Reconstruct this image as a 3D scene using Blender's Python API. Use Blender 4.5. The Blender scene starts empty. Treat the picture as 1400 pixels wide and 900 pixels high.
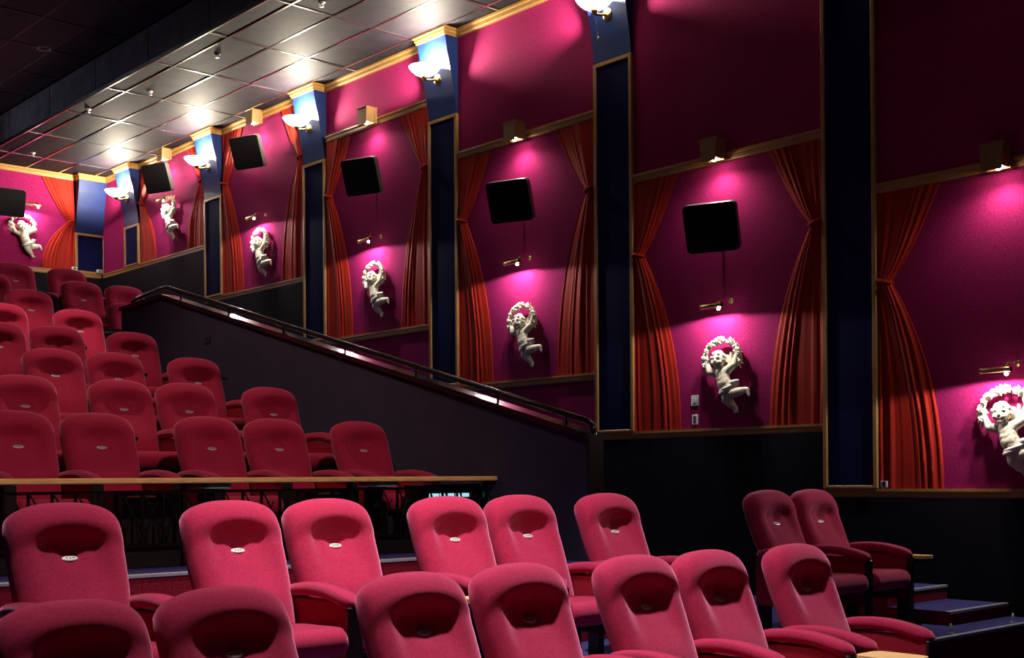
import bpy, bmesh, math, random
from mathutils import Vector, Matrix

random.seed(7)
scene = bpy.context.scene
C = scene.collection
PI = math.pi

# ------------------------------------------------------------------ camera
# World: X towards the cherub wall, Y towards the back of the hall, Z up,
# the lens stands at the origin (about 1.5 m above the front-row floor).
F_PX = 1700.0
TH = math.atan(1550.0 / F_PX)
ROLL = 0.007
cam_d = bpy.data.cameras.new('camera')
cam = bpy.data.objects.new('camera', cam_d)
C.objects.link(cam)
cam_d.sensor_width = 36.0
cam_d.sensor_fit = 'HORIZONTAL'
cam_d.lens = 36.0 * F_PX / 1400.0
cam_d.shift_y = (654.0 - 450.0) / 1400.0
cam_d.clip_end = 200
_f = Vector((math.sin(TH), math.cos(TH), 0)); _r = Vector((math.cos(TH), -math.sin(TH), 0)); _u = Vector((0, 0, 1))
_r2 = _r * math.cos(ROLL) - _u * math.sin(ROLL)
_u2 = _r * math.sin(ROLL) + _u * math.cos(ROLL)
cam.matrix_world = Matrix(((_r2.x, _u2.x, -_f.x, 0), (_r2.y, _u2.y, -_f.y, 0), (_r2.z, _u2.z, -_f.z, 0), (0, 0, 0, 1)))
scene.camera = cam

# ------------------------------------------------------------------ world, exposure
w = bpy.data.worlds.new('world'); scene.world = w
w.use_nodes = True
w.node_tree.nodes['Background'].inputs[0].default_value = (0.35, 0.4, 0.75, 1)
w.node_tree.nodes['Background'].inputs[1].default_value = 0.012
scene.view_settings.view_transform = 'Standard'
scene.view_settings.look = 'None'
scene.view_settings.gamma = 1.0
scene.view_settings.exposure = 0.0
scene.view_settings.use_curve_mapping = False

# lamp powers (W)
P_SCONCE = 320.0
P_DOWN = 7.5
P_PICTURE = 54.0
# house downlights: x, y, z, power, cone half-angle (deg), aim (x, y, z)
HOUSE = [
    (3.0, 4.95, 6.22, 1450, 24, (3.3, 4.9, -0.6)),
    (4.4, 4.95, 6.22, 2500, 23, (4.9, 4.9, -0.6)),
    (7.1, 4.6, 6.22, 170, 11, (8.35, 5.6, -0.4)),
    (3.2, 0.6, 6.22, 1500, 18, (4.6, 8.2, 0.0)),
    (4.6, 12.6, 6.22, 900, 15, (5.5, 14.0, 1.8)),
    (6.2, 15.0, 6.22, 50, 24, (6.8, 16.4, 2.5)),
    (3.9, 10.9, 6.22, 560, 36, (5.4, 11.2, 0.6)),
]

# ------------------------------------------------------------------ helpers
def obj(name, me, mat=None, parent=None, loc=None, rot=None):
    o = bpy.data.objects.new(name, me)
    C.objects.link(o)
    if mat is not None and me is not None and not me.materials:
        for m in (mat if isinstance(mat, (list, tuple)) else [mat]):
            me.materials.append(m)
    if parent: o.parent = parent
    if loc: o.location = loc
    if rot: o.rotation_euler = rot
    return o

def tag(o, label=None, cat=None, group=None, kind=None):
    if label: o['label'] = label
    if cat: o['category'] = cat
    if group: o['group'] = group
    if kind: o['kind'] = kind
    return o

def thing(name, label, cat, loc=(0, 0, 0), rz=0, group=None):
    o = obj(name, None, None, None, loc, (0, 0, rz))
    o.empty_display_size = 0.1
    return tag(o, label, cat, group)

class MB:
    """collects shapes, then becomes one mesh"""
    def __init__(s): s.v = []; s.f = []; s.mi = []; s.m = 0
    def add(s, vs, fs):
        n = len(s.v); s.v += [tuple(v) for v in vs]
        s.f += [tuple(i + n for i in f) for f in fs]; s.mi += [s.m] * len(fs); return s
    def box(s, x0, x1, y0, y1, z0, z1):
        vs = [(x0, y0, z0), (x1, y0, z0), (x1, y1, z0), (x0, y1, z0), (x0, y0, z1), (x1, y0, z1), (x1, y1, z1), (x0, y1, z1)]
        return s.add(vs, [(0, 3, 2, 1), (4, 5, 6, 7), (0, 1, 5, 4), (1, 2, 6, 5), (2, 3, 7, 6), (3, 0, 4, 7)])
    def prism(s, poly, axis, a, b):
        """poly (p,q) extruded along axis from a to b: axis 0 -> (a,p,q), 1 -> (p,a,q), 2 -> (p,q,a)"""
        def pt(p, q, t): return [(t, p, q), (p, t, q), (p, q, t)][axis]
        n = len(poly)
        vs = [pt(p, q, a) for p, q in poly] + [pt(p, q, b) for p, q in poly]
        fs = [tuple(range(n))[::-1], tuple(range(n, 2 * n))] + [(i, (i + 1) % n, n + (i + 1) % n, n + i) for i in range(n)]
        return s.add(vs, fs)
    def tube(s, pts, r, n=10, cap=True):
        pts = [Vector(p) for p in pts]; rs = r if isinstance(r, (list, tuple)) else [r] * len(pts)
        base = len(s.v); up = None; rings = []
        for i, p in enumerate(pts):
            t = (pts[min(i + 1, len(pts) - 1)] - pts[max(i - 1, 0)]).normalized()
            if up is None:
                up = Vector((0, 0, 1)) if abs(t.z) < .9 else Vector((1, 0, 0))
            a = t.cross(up).normalized(); b = a.cross(t).normalized(); up = b
            rings.append([p + (a * math.cos(2 * PI * k / n) + b * math.sin(2 * PI * k / n)) * rs[i] for k in range(n)])
        vs = [v for rg in rings for v in rg]
        fs = [(i * n + k, i * n + (k + 1) % n, (i + 1) * n + (k + 1) % n, (i + 1) * n + k) for i in range(len(pts) - 1) for k in range(n)]
        if cap: fs += [tuple(range(n))[::-1], tuple(range((len(pts) - 1) * n, len(pts) * n))]
        return s.add(vs, fs)
    def lathe(s, prof, n=24, c=(0, 0, 0), axis='z'):
        vs = []; m = len(prof)
        for r, h in prof:
            for k in range(n):
                a = 2 * PI * k / n; x, y = r * math.cos(a), r * math.sin(a)
                vs.append((c[0] + x, c[1] + y, c[2] + h) if axis == 'z' else (c[0] + x, c[1] + h, c[2] + y))
        fs = [(i * n + k, i * n + (k + 1) % n, (i + 1) * n + (k + 1) % n, (i + 1) * n + k) for i in range(m - 1) for k in range(n)]
        return s.add(vs, fs)
    def mesh(s, name, mats=(), smooth=False, bevel=0.0, seg=2, angle=None):
        me = bpy.data.meshes.new(name)
        me.from_pydata(s.v, [], s.f)
        bm = bmesh.new(); bm.from_mesh(me)
        for i, f in enumerate(bm.faces): f.material_index = s.mi[i]
        bmesh.ops.recalc_face_normals(bm, faces=bm.faces)
        if bevel:
            bmesh.ops.bevel(bm, geom=list(bm.edges), offset=bevel, segments=seg, affect='EDGES', profile=0.6, clamp_overlap=True)
        if smooth:
            for f in bm.faces: f.smooth = True
        bm.to_mesh(me); bm.free()
        for m in mats: me.materials.append(m)
        if smooth and angle: 
            try: me.set_sharp_from_angle(angle=angle)
            except Exception: pass
        return me

def copy_tree(o, parent=None):
    c = o.copy(); C.objects.link(c); c.parent = parent
    for ch in list(o.children): copy_tree(ch, c)
    return c

def S(x):
    x = max(0.0, min(1.0, x)); return x * x * (3 - 2 * x)

# ------------------------------------------------------------------ materials
MATS = {}
def mat(name, col, rough=0.6, metal=0.0, spec=0.5, noise=0.0, nscale=40.0, bump=0.0, bscale=300.0, sheen=0.0, sheen_col=None, emit=None, estr=0.0, grain=None, trans=0.0):
    if name in MATS: return MATS[name]
    m = bpy.data.materials.new(name); m.use_nodes = True
    nt = m.node_tree; N = nt.nodes; L = nt.links
    b = N['Principled BSDF']
    b.inputs['Base Color'].default_value = (*col, 1)
    b.inputs['Roughness'].default_value = rough
    b.inputs['Metallic'].default_value = metal
    b.inputs['Specular IOR Level'].default_value = spec
    if sheen:
        b.inputs['Sheen Weight'].default_value = sheen
        b.inputs['Sheen Roughness'].default_value = 0.4
        b.inputs['Sheen Tint'].default_value = (*(sheen_col or col), 1)
    if emit:
        b.inputs['Emission Color'].default_value = (*emit, 1)
        b.inputs['Emission Strength'].default_value = estr
    if trans: b.inputs['Transmission Weight'].default_value = trans
    tc = N.new('ShaderNodeTexCoord')
    if noise:
        mp = N.new('ShaderNodeMapping'); L.new(tc.outputs['Object'], mp.inputs['Vector'])
        if grain: mp.inputs['Scale'].default_value = grain
        n = N.new('ShaderNodeTexNoise'); n.inputs['Scale'].default_value = nscale; n.inputs['Detail'].default_value = 4
        L.new(mp.outputs['Vector'], n.inputs['Vector'])
        r = N.new('ShaderNodeMapRange'); r.inputs[1].default_value = .3; r.inputs[2].default_value = .7
        r.inputs[3].default_value = 1 - noise; r.inputs[4].default_value = 1 + noise
        L.new(n.outputs['Fac'], r.inputs[0])
        mx = N.new('ShaderNodeVectorMath'); mx.operation = 'SCALE'; mx.inputs[0].default_value = col
        L.new(r.outputs[0], mx.inputs['Scale']); L.new(mx.outputs[0], b.inputs['Base Color'])
    if bump:
        n2 = N.new('ShaderNodeTexNoise'); n2.inputs['Scale'].default_value = bscale; n2.inputs['Detail'].default_value = 2
        L.new(tc.outputs['Object'], n2.inputs['Vector'])
        bp = N.new('ShaderNodeBump'); bp.inputs['Strength'].default_value = bump; bp.inputs['Distance'].default_value = 0.004
        L.new(n2.outputs['Fac'], bp.inputs['Height']); L.new(bp.outputs[0], b.inputs['Normal'])
    MATS[name] = m
    return m

M_wall = mat('magenta_fabric', (0.285, 0.0115, 0.094), 0.9, spec=0.1, noise=.22, nscale=45, bump=.25, bscale=160)
M_black = mat('black_wainscot', (0.0065, 0.005, 0.010), 0.8, spec=0.15, noise=.2, nscale=6)
M_blue = mat('navy_paint', (0.005, 0.021, 0.125), 0.5, spec=.3, noise=.12, nscale=8)
M_blue_lo = mat('navy_felt', (0.006, 0.007, 0.055), 0.9, spec=.1, noise=.2, nscale=60)
M_gold = mat('gold_wood', (0.42, 0.22, 0.06), 0.42, spec=.4, noise=.25, nscale=9, grain=(14, 1.2, 14))
M_goldz = mat('gold_wood_upright', (0.40, 0.21, 0.07), 0.42, spec=.4, noise=.2, nscale=9, grain=(14, 14, 1.2))
M_curtain = mat('red_curtain', (0.38, 0.017, 0.008), 0.75, spec=.2, noise=.15, nscale=30, grain=(6, 6, .6), sheen=.08, sheen_col=(.9, .2, .08))
M_seat = mat('crimson_velour', (0.36, 0.015, 0.060), 0.85, spec=.15, noise=.16, nscale=70, bump=.25, bscale=420, sheen=.8, sheen_col=(.95, .34, .55))
M_panel = mat('crimson_panel', (0.27, 0.012, 0.030), 0.85, spec=.15, noise=.15, nscale=80)
M_dark = mat('black_plastic', (0.012, 0.010, 0.011), 0.4, spec=.4, noise=.1, nscale=20)
M_cab = mat('speaker_cabinet', (0.11, 0.10, 0.10), 0.45, spec=.5, noise=.1, nscale=20)
M_grille = mat('speaker_grille', (0.006, 0.005, 0.006), 0.85, spec=.2, bump=.5, bscale=500, noise=.2, nscale=300)
M_metal = mat('black_steel', (0.02, 0.018, 0.02), 0.25, metal=.7, noise=.1, nscale=20)
M_chrome = mat('brushed_plate', (0.62, 0.60, 0.57), 0.35, metal=.25, noise=.12, nscale=120)
M_badge_mark = mat('badge_mark', (0.10, 0.09, 0.09), 0.5, noise=.1)
M_plaster = mat('cream_plaster', (0.72, 0.66, 0.50), 0.42, spec=.5, noise=.08, nscale=18, bump=.15, bscale=60)
M_sash = mat('pale_plaster_cloth', (0.66, 0.64, 0.58), 0.5, noise=.1, nscale=30)
M_brass = mat('brass', (0.75, 0.55, 0.25), 0.28, metal=1.0, noise=.08, nscale=30)
M_bronze = mat('bronze_housing', (0.38, 0.22, 0.09), 0.4, metal=.5, noise=.3, nscale=12, grain=(10, 10, 1.5))
M_bulb = mat('lamp_bulb', (1, 1, 1), 0.4, emit=(1.0, 0.90, 0.78), estr=60)
M_bowl = mat('frosted_glass', (0.9, 0.87, 0.78), 0.4, emit=(1.0, 0.86, 0.62), estr=7.0, noise=.05)
M_tile = mat('ceiling_tile', (0.0125, 0.0098, 0.0150), 0.66, spec=.08, noise=.45, nscale=3.5, bump=.3, bscale=90)
M_tile_up = mat('upper_ceiling_tile', (0.03, 0.03, 0.038), 0.6, spec=.25, noise=.3, nscale=6)
M_tbar = mat('ceiling_tbar', (0.45, 0.44, 0.42), 0.22, metal=1.0, noise=.1, nscale=12)
M_tbar_d = mat('ceiling_tbar_dark', (0.05, 0.05, 0.055), 0.4, metal=.6, noise=.1, nscale=12)
M_soffit = mat('coffer_face', (0.10, 0.10, 0.125), 0.7, spec=.2, noise=.3, nscale=4)
M_carpet = mat('violet_carpet', (0.05, 0.045, 0.16), 0.95, spec=.05, noise=.35, nscale=90, bump=.3, bscale=250)
M_riser = mat('red_carpet', (0.20, 0.012, 0.028), 0.95, spec=.05, noise=.35, nscale=60, bump=.3, bscale=250)
M_nosing = mat('step_nosing', (0.55, 0.56, 0.62), 0.35, metal=.5, noise=.1, nscale=30)
M_half = mat('slate_half_wall', (0.050, 0.047, 0.090), 0.8, spec=.15, noise=.08, nscale=5, bump=.1, bscale=200)
M_cap = mat('black_gloss_cap', (0.012, 0.010, 0.012), 0.18, spec=.6, noise=.1, nscale=10)
M_wood = mat('oak_counter', (0.90, 0.58, 0.24), 0.28, spec=.5, noise=.22, nscale=7, grain=(1.2, 14, 14))
M_white = mat('white_plastic', (0.75, 0.75, 0.73), 0.4, noise=.04)
M_slot = mat('dark_slot', (0.03, 0.03, 0.03), 0.5, noise=.05)
M_teal = mat('teal_edge', (0.25, 0.50, 0.55), 0.3, metal=.3, noise=.1, nscale=30)
M_card = mat('lit_button', (0.45, 0.68, 0.75), 0.6, noise=.1, nscale=30, emit=(.45, .85, 1.0), estr=.9)

WX = 10.2            # side wall plane
BY = 22.7            # back wall plane
RS = -PI / 2         # wall-mounted things: local x = right seen from the hall, -y = out of the wall
PC = [21.39, 18.405, 15.42, 12.435, 9.445, 6.455]      # pilaster centres (Y)
BC = [p - 1.4925 for p in PC]                             # bay centres
LT = [3.92, 3.02, 2.03, 1.19, 0.50, -0.12]               # ledge tops
TB = [5.62, 5.62, 4.88, 4.065, 3.22, 2.585]              # undersides of the upper rails
CB, CT = 5.62, 5.72                                       # crown moulding bottom / ceiling
BAYN = ['back corner bay', 'second bay from the back corner', 'third bay from the back corner',
        'middle bay above the handrail end', 'bay with the white switch plate', 'bay at the right edge']

# ------------------------------------------------------------------ the room shell
def structure(name, me, m, parent=None):
    o = obj(name, me, m, parent)
    if not parent: o['kind'] = 'structure'
    return o

mb = MB().box(WX, WX + .2, -1.0, BY + .2, -2.0, 6.4)
structure('wall_right', mb.mesh('wall_right'), M_wall)
mb = MB().box(-6, WX, BY, BY + .2, 1.6, 6.4)
structure('wall_back', mb.mesh('wall_back'), M_wall)

# black wainscot under the ledges
for i, (y0, y1, z0, z1) in enumerate([(18.69, BY, 1.0, 3.84), (15.71, 18.69, -1.4, 2.94), (9.73, 15.71, -1.5, -0.3), (9.73, 9.90, -.3, .42), (6.74, 9.73, -1.9, 0.42), (-1.0, 6.74, -2.0, -0.20)]):
    structure('trim_%d' % (i + 1), MB().box(WX - .025, WX, y0, y1, z0, z1).mesh('wainscot'), M_black)
structure('trim_7', MB().box(-6, WX - .025, BY - .025, BY, 1.9, 3.84).mesh('wainscot_back'), M_black)

# ledges (moulded wood rails) : along the wall, stepping down with the seating
def rail_side(name, y0, y1, zb, zt, out=.034):
    h = zt - zb
    prof = [(0, zb), (-out * .55, zb), (-out * .7, zb + h * .18), (-out * .7, zb + h * .62), (-out, zb + h * .72), (-out, zt), (0, zt)]
    me = MB().prism([(WX + p, q) for p, q in prof], 1, y0, y1).mesh(name)
    return structure(name, me, M_gold)
lspan = [(18.70, BY), (15.715, 18.70), (12.73, 15.715), (9.74, 12.73), (6.75, 9.89), (-1.0, 6.75)]
for i, (y0, y1) in enumerate(lspan):
    rail_side('trim_%d' % (8 + i), y0, y1, LT[i] - .085, LT[i])
for i in range(2, 6):
    y1 = PC[i] - .29; y0 = (PC[i + 1] + .29) if i < 5 else PC[5] - 2.695
    rail_side('trim_%d' % (12 + i), y0, y1, TB[i], TB[i] + .09, .045)
# crown moulding between the pilasters
for i in range(-1, 6):
    y1 = BY if i < 0 else PC[i] - .29
    y0 = (PC[i + 1] + .29) if i < 5 else -1.0
    rail_side('trim_%d' % (19 + i), y0, y1, CB, CT, .06)
prof = [(0, CB), (-.035, CB), (-.042, CB + .02), (-.042, CB + .06), (-.06, CB + .07), (-.06, CT), (0, CT)]
structure('trim_25', MB().prism([(BY + p, q) for p, q in prof], 0, -6, 9.70).mesh('crown_back'), M_gold)
prof = [(0, 3.835), (-.03, 3.835), (-.04, 3.85), (-.04, 3.89), (-.05, 3.9), (-.05, 3.92), (0, 3.92)]
structure('trim_26', MB().prism([(BY + p, q) for p, q in prof], 0, -6, WX - .05).mesh('ledge_back'), M_gold)

# ceiling : soffit along the wall (tiles in a T-bar grid), raised dark coffer beyond
ceil = structure('ceiling', MB().box(7.87, WX, -1.0, BY, CT + .05, CT + .12).mesh('soffit_deck'), M_tile_up)
GX = [7.87, 8.15, 8.75, 9.35, 9.95, WX]
GY = [-.68 + 1.5 * k for k in range(16)]
GY = [-1.0] + [y for y in GY if -1 < y < BY - .1] + [BY]
tile_cache = {}
for a, b in zip(GX[:-1], GX[1:]):
    for c, d in zip(GY[:-1], GY[1:]):
        key = (round(b - a, 3), round(d - c, 3))
        if key not in tile_cache:
            tile_cache[key] = MB().box(-(b - a) / 2 + .006, (b - a) / 2 - .006, -(d - c) / 2 + .006, (d - c) / 2 - .006, 0, .03).mesh('tile', [M_tile], bevel=.004, seg=1)
        o = obj('tile', tile_cache[key], None, ceil, ((a + b) / 2, (c + d) / 2, CT + .006 + random.uniform(0, .004)))
        o.rotation_euler = (random.uniform(-.003, .003), random.uniform(-.003, .003), 0)
for x in GX[1:-1]:
    obj('grid_bar', MB().box(x - .014, x + .014, -1, BY, CT, CT + .05).mesh('grid_bar', [M_tbar]), None, ceil)
for y in GY[1:-1]:
    for a, b in zip(GX[:-1], GX[1:]):
        obj('grid_bar', MB().box(a + .011, b - .011, y - .014, y + .014, CT, CT + .05).mesh('grid_bar', [M_tbar]), None, ceil)
obj('edge_bead', MB().box(7.85, 7.875, -1, BY, CT - .004, CT + .05).mesh('edge_bead', [M_tbar]), None, ceil)
# coffer face
face = structure('wall_coffer', MB().box(7.88, 7.96, -1, BY, CT + .05, 6.4).mesh('coffer_face'), M_black)
yy = -1.0
k = 0
while yy < BY - .1:
    y2 = min(yy + 1.7, BY)
    obj('panel', MB().box(7.862, 7.88, yy + .008, y2 - .008, CT + .052, 6.24).mesh('coffer_panel', [M_soffit], bevel=.004, seg=1), None, face)
    yy = y2
UZ = 6.25
up = structure('ceiling_upper', MB().box(-6, 7.88, -1, BY, UZ + .05, UZ + .15).mesh('upper_deck'), M_black)
um = MB().box(-.294, .294, -.594, .594, 0, .03).mesh('upper_tile', [M_tile_up], bevel=.004, seg=1)
for ix in range(12):
    for iy in range(17):
        x = 7.55 - .6 * ix; y = 22.0 - 1.2 * iy
        obj('tile', um, None, up, (x, y, UZ + .006))
for ix in range(12):
    obj('grid_bar', MB().box(7.85 - .6 * ix - .61, 7.85 - .6 * ix - .588, 1.8, BY, UZ, UZ + .04).mesh('grid_bar', [M_tbar_d]), None, up)
for iy in range(18):
    obj('grid_bar', MB().box(.65, 7.85, 22.6 - 1.2 * iy - .011, 22.6 - 1.2 * iy + .011, UZ - .002, UZ + .04).mesh('grid_bar', [M_tbar_d]), None, up)

# floor : terraces stepping up to the back
def terrace(name, x0, x1, y0, y1, z, zb=None):
    zb = -2.3 if zb is None else zb
    mb = MB(); mb.m = 1
    mb.box(x0, x1, y0, y1, zb, z)
    mb.mi[-5] = 0  # top face
    o = structure(name, mb.mesh(name, [M_carpet, M_riser]), None)
    obj('nosing', MB().box(x0, x1, y0 - .012, y0 + .035, z - .02, z + .004).mesh('nosing', [M_nosing], bevel=.004, seg=1), None, o)
    return o
FL = {0: -1.78, 1: -1.486, 2: -1.195, 3: -.58}
for k in range(4, 11): FL[k] = -.58 + .36 * (k - 3)
YR = {1: 4.35, 2: 5.9}
for k in range(3, 11): YR[k] = 9.0 + 1.2 * (k - 3)
HT = {1: -.406, 2: -.115}
terrace('floor', -4, WX - .03, -1.0, 3.0, FL[0])
terrace('floor_2', -4, WX - .03, 3.0, 4.62, FL[1])
terrace('floor_3', -4, WX - .03, 4.62, 7.20, FL[2])
terrace('floor_4', -4, 6.8, 7.20, 9.42, FL[3])
terrace('floor_12', 5.75, 6.8, 6.34, 7.20, -.64, FL[2])
for k in range(4, 8):
    terrace('floor_%d' % (k + 1), -4, 6.8, 9.42 + 1.2 * (k - 4), 9.42 + 1.2 * (k - 3), FL[k])
terrace('floor_9', -4, WX - .03, 14.22, 15.42, FL[8])
terrace('floor_10', -4, WX - .03, 15.42, 16.62, FL[9])
terrace('floor_11', -4, WX - .03, 16.62, BY - .03, FL[10])
# ramp between half wall and cherub wall, with two low steps beside the wall
mb = MB(); mb.prism([(7.20, -2.3), (14.22, -2.3), (14.22, FL[8]), (9.6, FL[2] + .02), (7.20, FL[2])], 0, 6.95, WX - .03)
structure('floor_ramp', mb.mesh('ramp'), M_carpet)
terrace('floor_13', 9.2, WX - .03, 4.95, 5.5, FL[2] + .11, FL[2])
terrace('floor_14', 9.2, WX - .03, 5.5, 6.4, FL[2] + .23, FL[2])

# half wall with cap
hw = [(6.60, -2.2), (14.60, -2.2), (14.60, 2.10), (13.52, 2.14), (6.60, .29)]
half = structure('wall_half', MB().prism(hw, 0, 6.8, 6.94).mesh('half_wall'), M_half)
cap = MB()
for (ya, za), (yb, zb) in (((14.60, 2.10), (13.52, 2.14)), ((13.52, 2.14), (6.60, .29))):
    cap.prism([(ya + (.02 if ya > 14 else 0), za), (yb - (.02 if yb < 7 else 0), zb), (yb - (.02 if yb < 7 else 0), zb + .045), (ya + (.02 if ya > 14 else 0), za + .045)], 0, 6.775, 6.965)
obj('cap', cap.mesh('cap', [M_cap]), None, half)
obj('end_panel', MB().box(6.79, 6.95, 6.575, 6.60, -1.19, .33).mesh('end_panel', [M_cap], bevel=.004, seg=1), None, half)  # black panel added over the end face to keep it dark
# small recessed outlets on the half wall
for i, (y, z) in enumerate([(12.45, 1.55), (10.9, 1.45)]):
    t = thing('recessed_outlet', ['dark recessed outlet high on the slate half wall', 'dark recessed outlet lower down the slate half wall'][i], 'outlet', (6.8, y, z), RS)
    obj('plate', MB().box(-.075, .075, -.008, .0, -.035, .035).mesh('plate', [M_dark], bevel=.003, seg=1), None, t)
    for dx in (-.035, .035):
        obj('socket', MB().box(dx - .022, dx + .022, -.011, -.006, -.02, .02).mesh('socket', [M_slot]), None, t)

# handrail on the half wall
t = thing('handrail', 'polished black handrail running down the sloped half wall', 'handrail', (6.87, 13.5, 2.18))
def hz(y): return 2.27 + (y - 13.52) * (2.27 - .425) / (13.52 - 6.62)
pts = [(0, y - 13.5, z - 2.18) for y, z in [(14.45, 2.2), (14.3, 2.235), (13.7, 2.275), (13.52, 2.27), (12, hz(12)), (10, hz(10)), (8, hz(8)), (6.68, hz(6.68)), (6.61, .40), (6.60, .33), (6.60, .18)]]
obj('rail', MB().tube(pts, .024, 10).mesh('rail', [M_cap], smooth=True), None, t)
for y in (14.2, 13.2, 12.1, 11.0, 9.9, 8.8, 7.7, 6.9):
    zc = (2.14 + (y - 13.52) * (2.14 - .29) / (13.52 - 6.6) + .04) if y < 13.52 else 2.14
    obj('post', MB().tube([(0, y - 13.5, zc - 2.18), (0, y - 13.5, (hz(y) if y < 13.52 else 2.25) - 2.18)], .011, 8).mesh('post', [M_metal], smooth=True), None, t)

# ------------------------------------------------------------------ pilasters with flaring corbels
def pilaster(label, loc, rz, zbot, ztop=4.655):
    t = thing('pilaster', label, 'pilaster', (loc[0], loc[1], zbot), rz, 'navy pilasters')
    h = ztop - zbot; W = .29
    obj('panel', MB().box(-W + .03, W - .03, -.03, 0, .03, h - .03).mesh('panel', [M_blue_lo]), None, t)
    for x in (-W, W - .045):
        obj('frame_upright', MB().box(x, x + .045, -.05, 0, 0, h).mesh('frame_upright', [M_goldz], bevel=.006, seg=1), None, t)
    obj('frame_rail', MB().box(-W + .045, W - .045, -.05, 0, h - .045, h).mesh('frame_rail', [M_gold], bevel=.006, seg=1), None, t)
    obj('frame_rail', MB().box(-W + .045, W - .045, -.05, 0, 0, .03).mesh('frame_rail', [M_gold], bevel=.006, seg=1), None, t)
    prof = [(0, h), (-.035, h), (-.05, 4.80 - zbot), (-.085, 5.0 - zbot), (-.125, 5.2 - zbot), (-.175, 5.4 - zbot), (-.215, CB - zbot), (0, CB - zbot)]
    obj('corbel', MB().prism(prof, 0, -W + .01, W - .01).mesh('corbel', [M_blue]), None, t)
    c = CB - zbot
    mb = MB()
    mb.box(-W - .0, W + .0, -.235, 0, c, c + .03).box(-W - .012, W + .012, -.25, 0, c + .03, c + .07).box(-W - .03, W + .03, -.27, 0, c + .07, c + .1)
    obj('crown', mb.mesh('crown', [M_gold]), None, t)
    return t
pn = ['navy pilaster nearest the back corner of the cherub wall', 'second navy pilaster from the back corner', 'third navy pilaster from the back corner, above the half wall',
      'navy pilaster between the two bays above the handrail', 'navy pilaster beside the end of the handrail', 'wide navy pilaster nearest the right edge']
for i, y in enumerate(PC):
    pilaster(pn[i], (WX, y), RS, LT[i])
pilaster('navy pilaster beyond the cherub cut by the right edge', (WX, PC[5] - 2.985), RS, LT[5])
pilaster('navy pilaster on the back wall beside its curtain', (9.945, BY), 0, 3.92)

# ------------------------------------------------------------------ curtains
def curtain(label, loc, rz, side, h, tie, loc_z):
    """side -1: hangs from the left pilaster, its free edge to the right; +1 mirrored. Local x=0 at the pilaster edge."""
    wt, wk, wb = .62, .13, .63
    t = thing('curtain', label, 'curtain', (loc[0], loc[1], loc_z), rz, 'tied-back red curtains')
    nu, nv = 56, 44
    vs = []; fs = []
    rnd = random.Random(label)
    ph = [rnd.uniform(-.5, .5) for _ in range(6)]
    for j in range(nv + 1):
        z = h * j / nv
        if z > tie: q = (z - tie) / (h - tie); wd = wk + (wt - wk) * q ** .8; g = 1 - q
        else: q = (tie - z) / tie; wd = wk + (wb - wk) * (1 - (1 - q) ** 2.2); g = (1 - q) ** 1.6
        for i in range(nu + 1):
            u = i / nu
            uu = u + .018 * math.sin(ph[0] + 7 * u + 2.2 * z)
            x = u * wd
            um = uu + .05 * math.sin(2 * PI * 1.3 * uu + ph[4]) + .02 * math.sin(2 * PI * 3.1 * uu + ph[5] * 4)
            pleat = .5 + .5 * math.sin(2 * PI * 6.3 * um + ph[1] * 6 + .25 * math.sin(3 * z + ph[2]))
            pleat = .72 * pleat ** 1.8 + .28 * (.5 + .5 * math.sin(2 * PI * 14.2 * um + ph[2] * 7))
            amp = .026 * (.55 + .45 * math.sin(9 * u + ph[3] * 6))
            gath = .035 * g * math.sin(PI * u)
            y = -(.012 + amp * pleat * (1 - .45 * g) + gath)
            vs.append((-side * x, y, z))
    for j in range(nv):
        for i in range(nu):
            a = j * (nu + 1) + i
            fs.append((a, a + 1, a + nu + 2, a + nu + 1))
    # hem returns to the wall at the free edge
    n0 = len(vs)
    for j in range(nv + 1):
        v = vs[j * (nu + 1) + nu]; vs.append((v[0], -.001, v[2]))
    for j in range(nv):
        fs.append((j * (nu + 1) + nu, n0 + j, n0 + j + 1, (j + 1) * (nu + 1) + nu))
    mb = MB().add(vs, fs)
    obj('drape', mb.mesh('drape', [M_curtain], smooth=True, angle=1.2), None, t)
    # tie band
    b = MB()
    pts = [(-side * .0, -.004, tie + .03), (-side * .03, -.055, tie + .018), (-side * .08, -.075, tie), (-side * .125, -.06, tie - .012), (-side * .142, -.003, tie - .02)]
    b.tube(pts, .016, 8)
    obj('tieback', b.mesh('tieback', [M_curtain], smooth=True), None, t)
    return t
TIE = [1.07, 1.79, 2.06, 2.08, 1.92, 1.89]
for i in range(6):
    h = TB[i] - LT[i]
    curtain('tied red curtain on the left side of the ' + BAYN[i], (WX, PC[i] - .29), RS, -1, h, TIE[i], LT[i])
    if True:
        curtain('tied red curtain on the right side of the ' + BAYN[i], (WX, PC[i] - 2.985 + .29), RS, 1, h, TIE[i], LT[i])
curtain('tied red curtain on the back wall beside the corner pilaster', (9.655, BY), 0, 1, 1.70, .93, 3.92)

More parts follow.
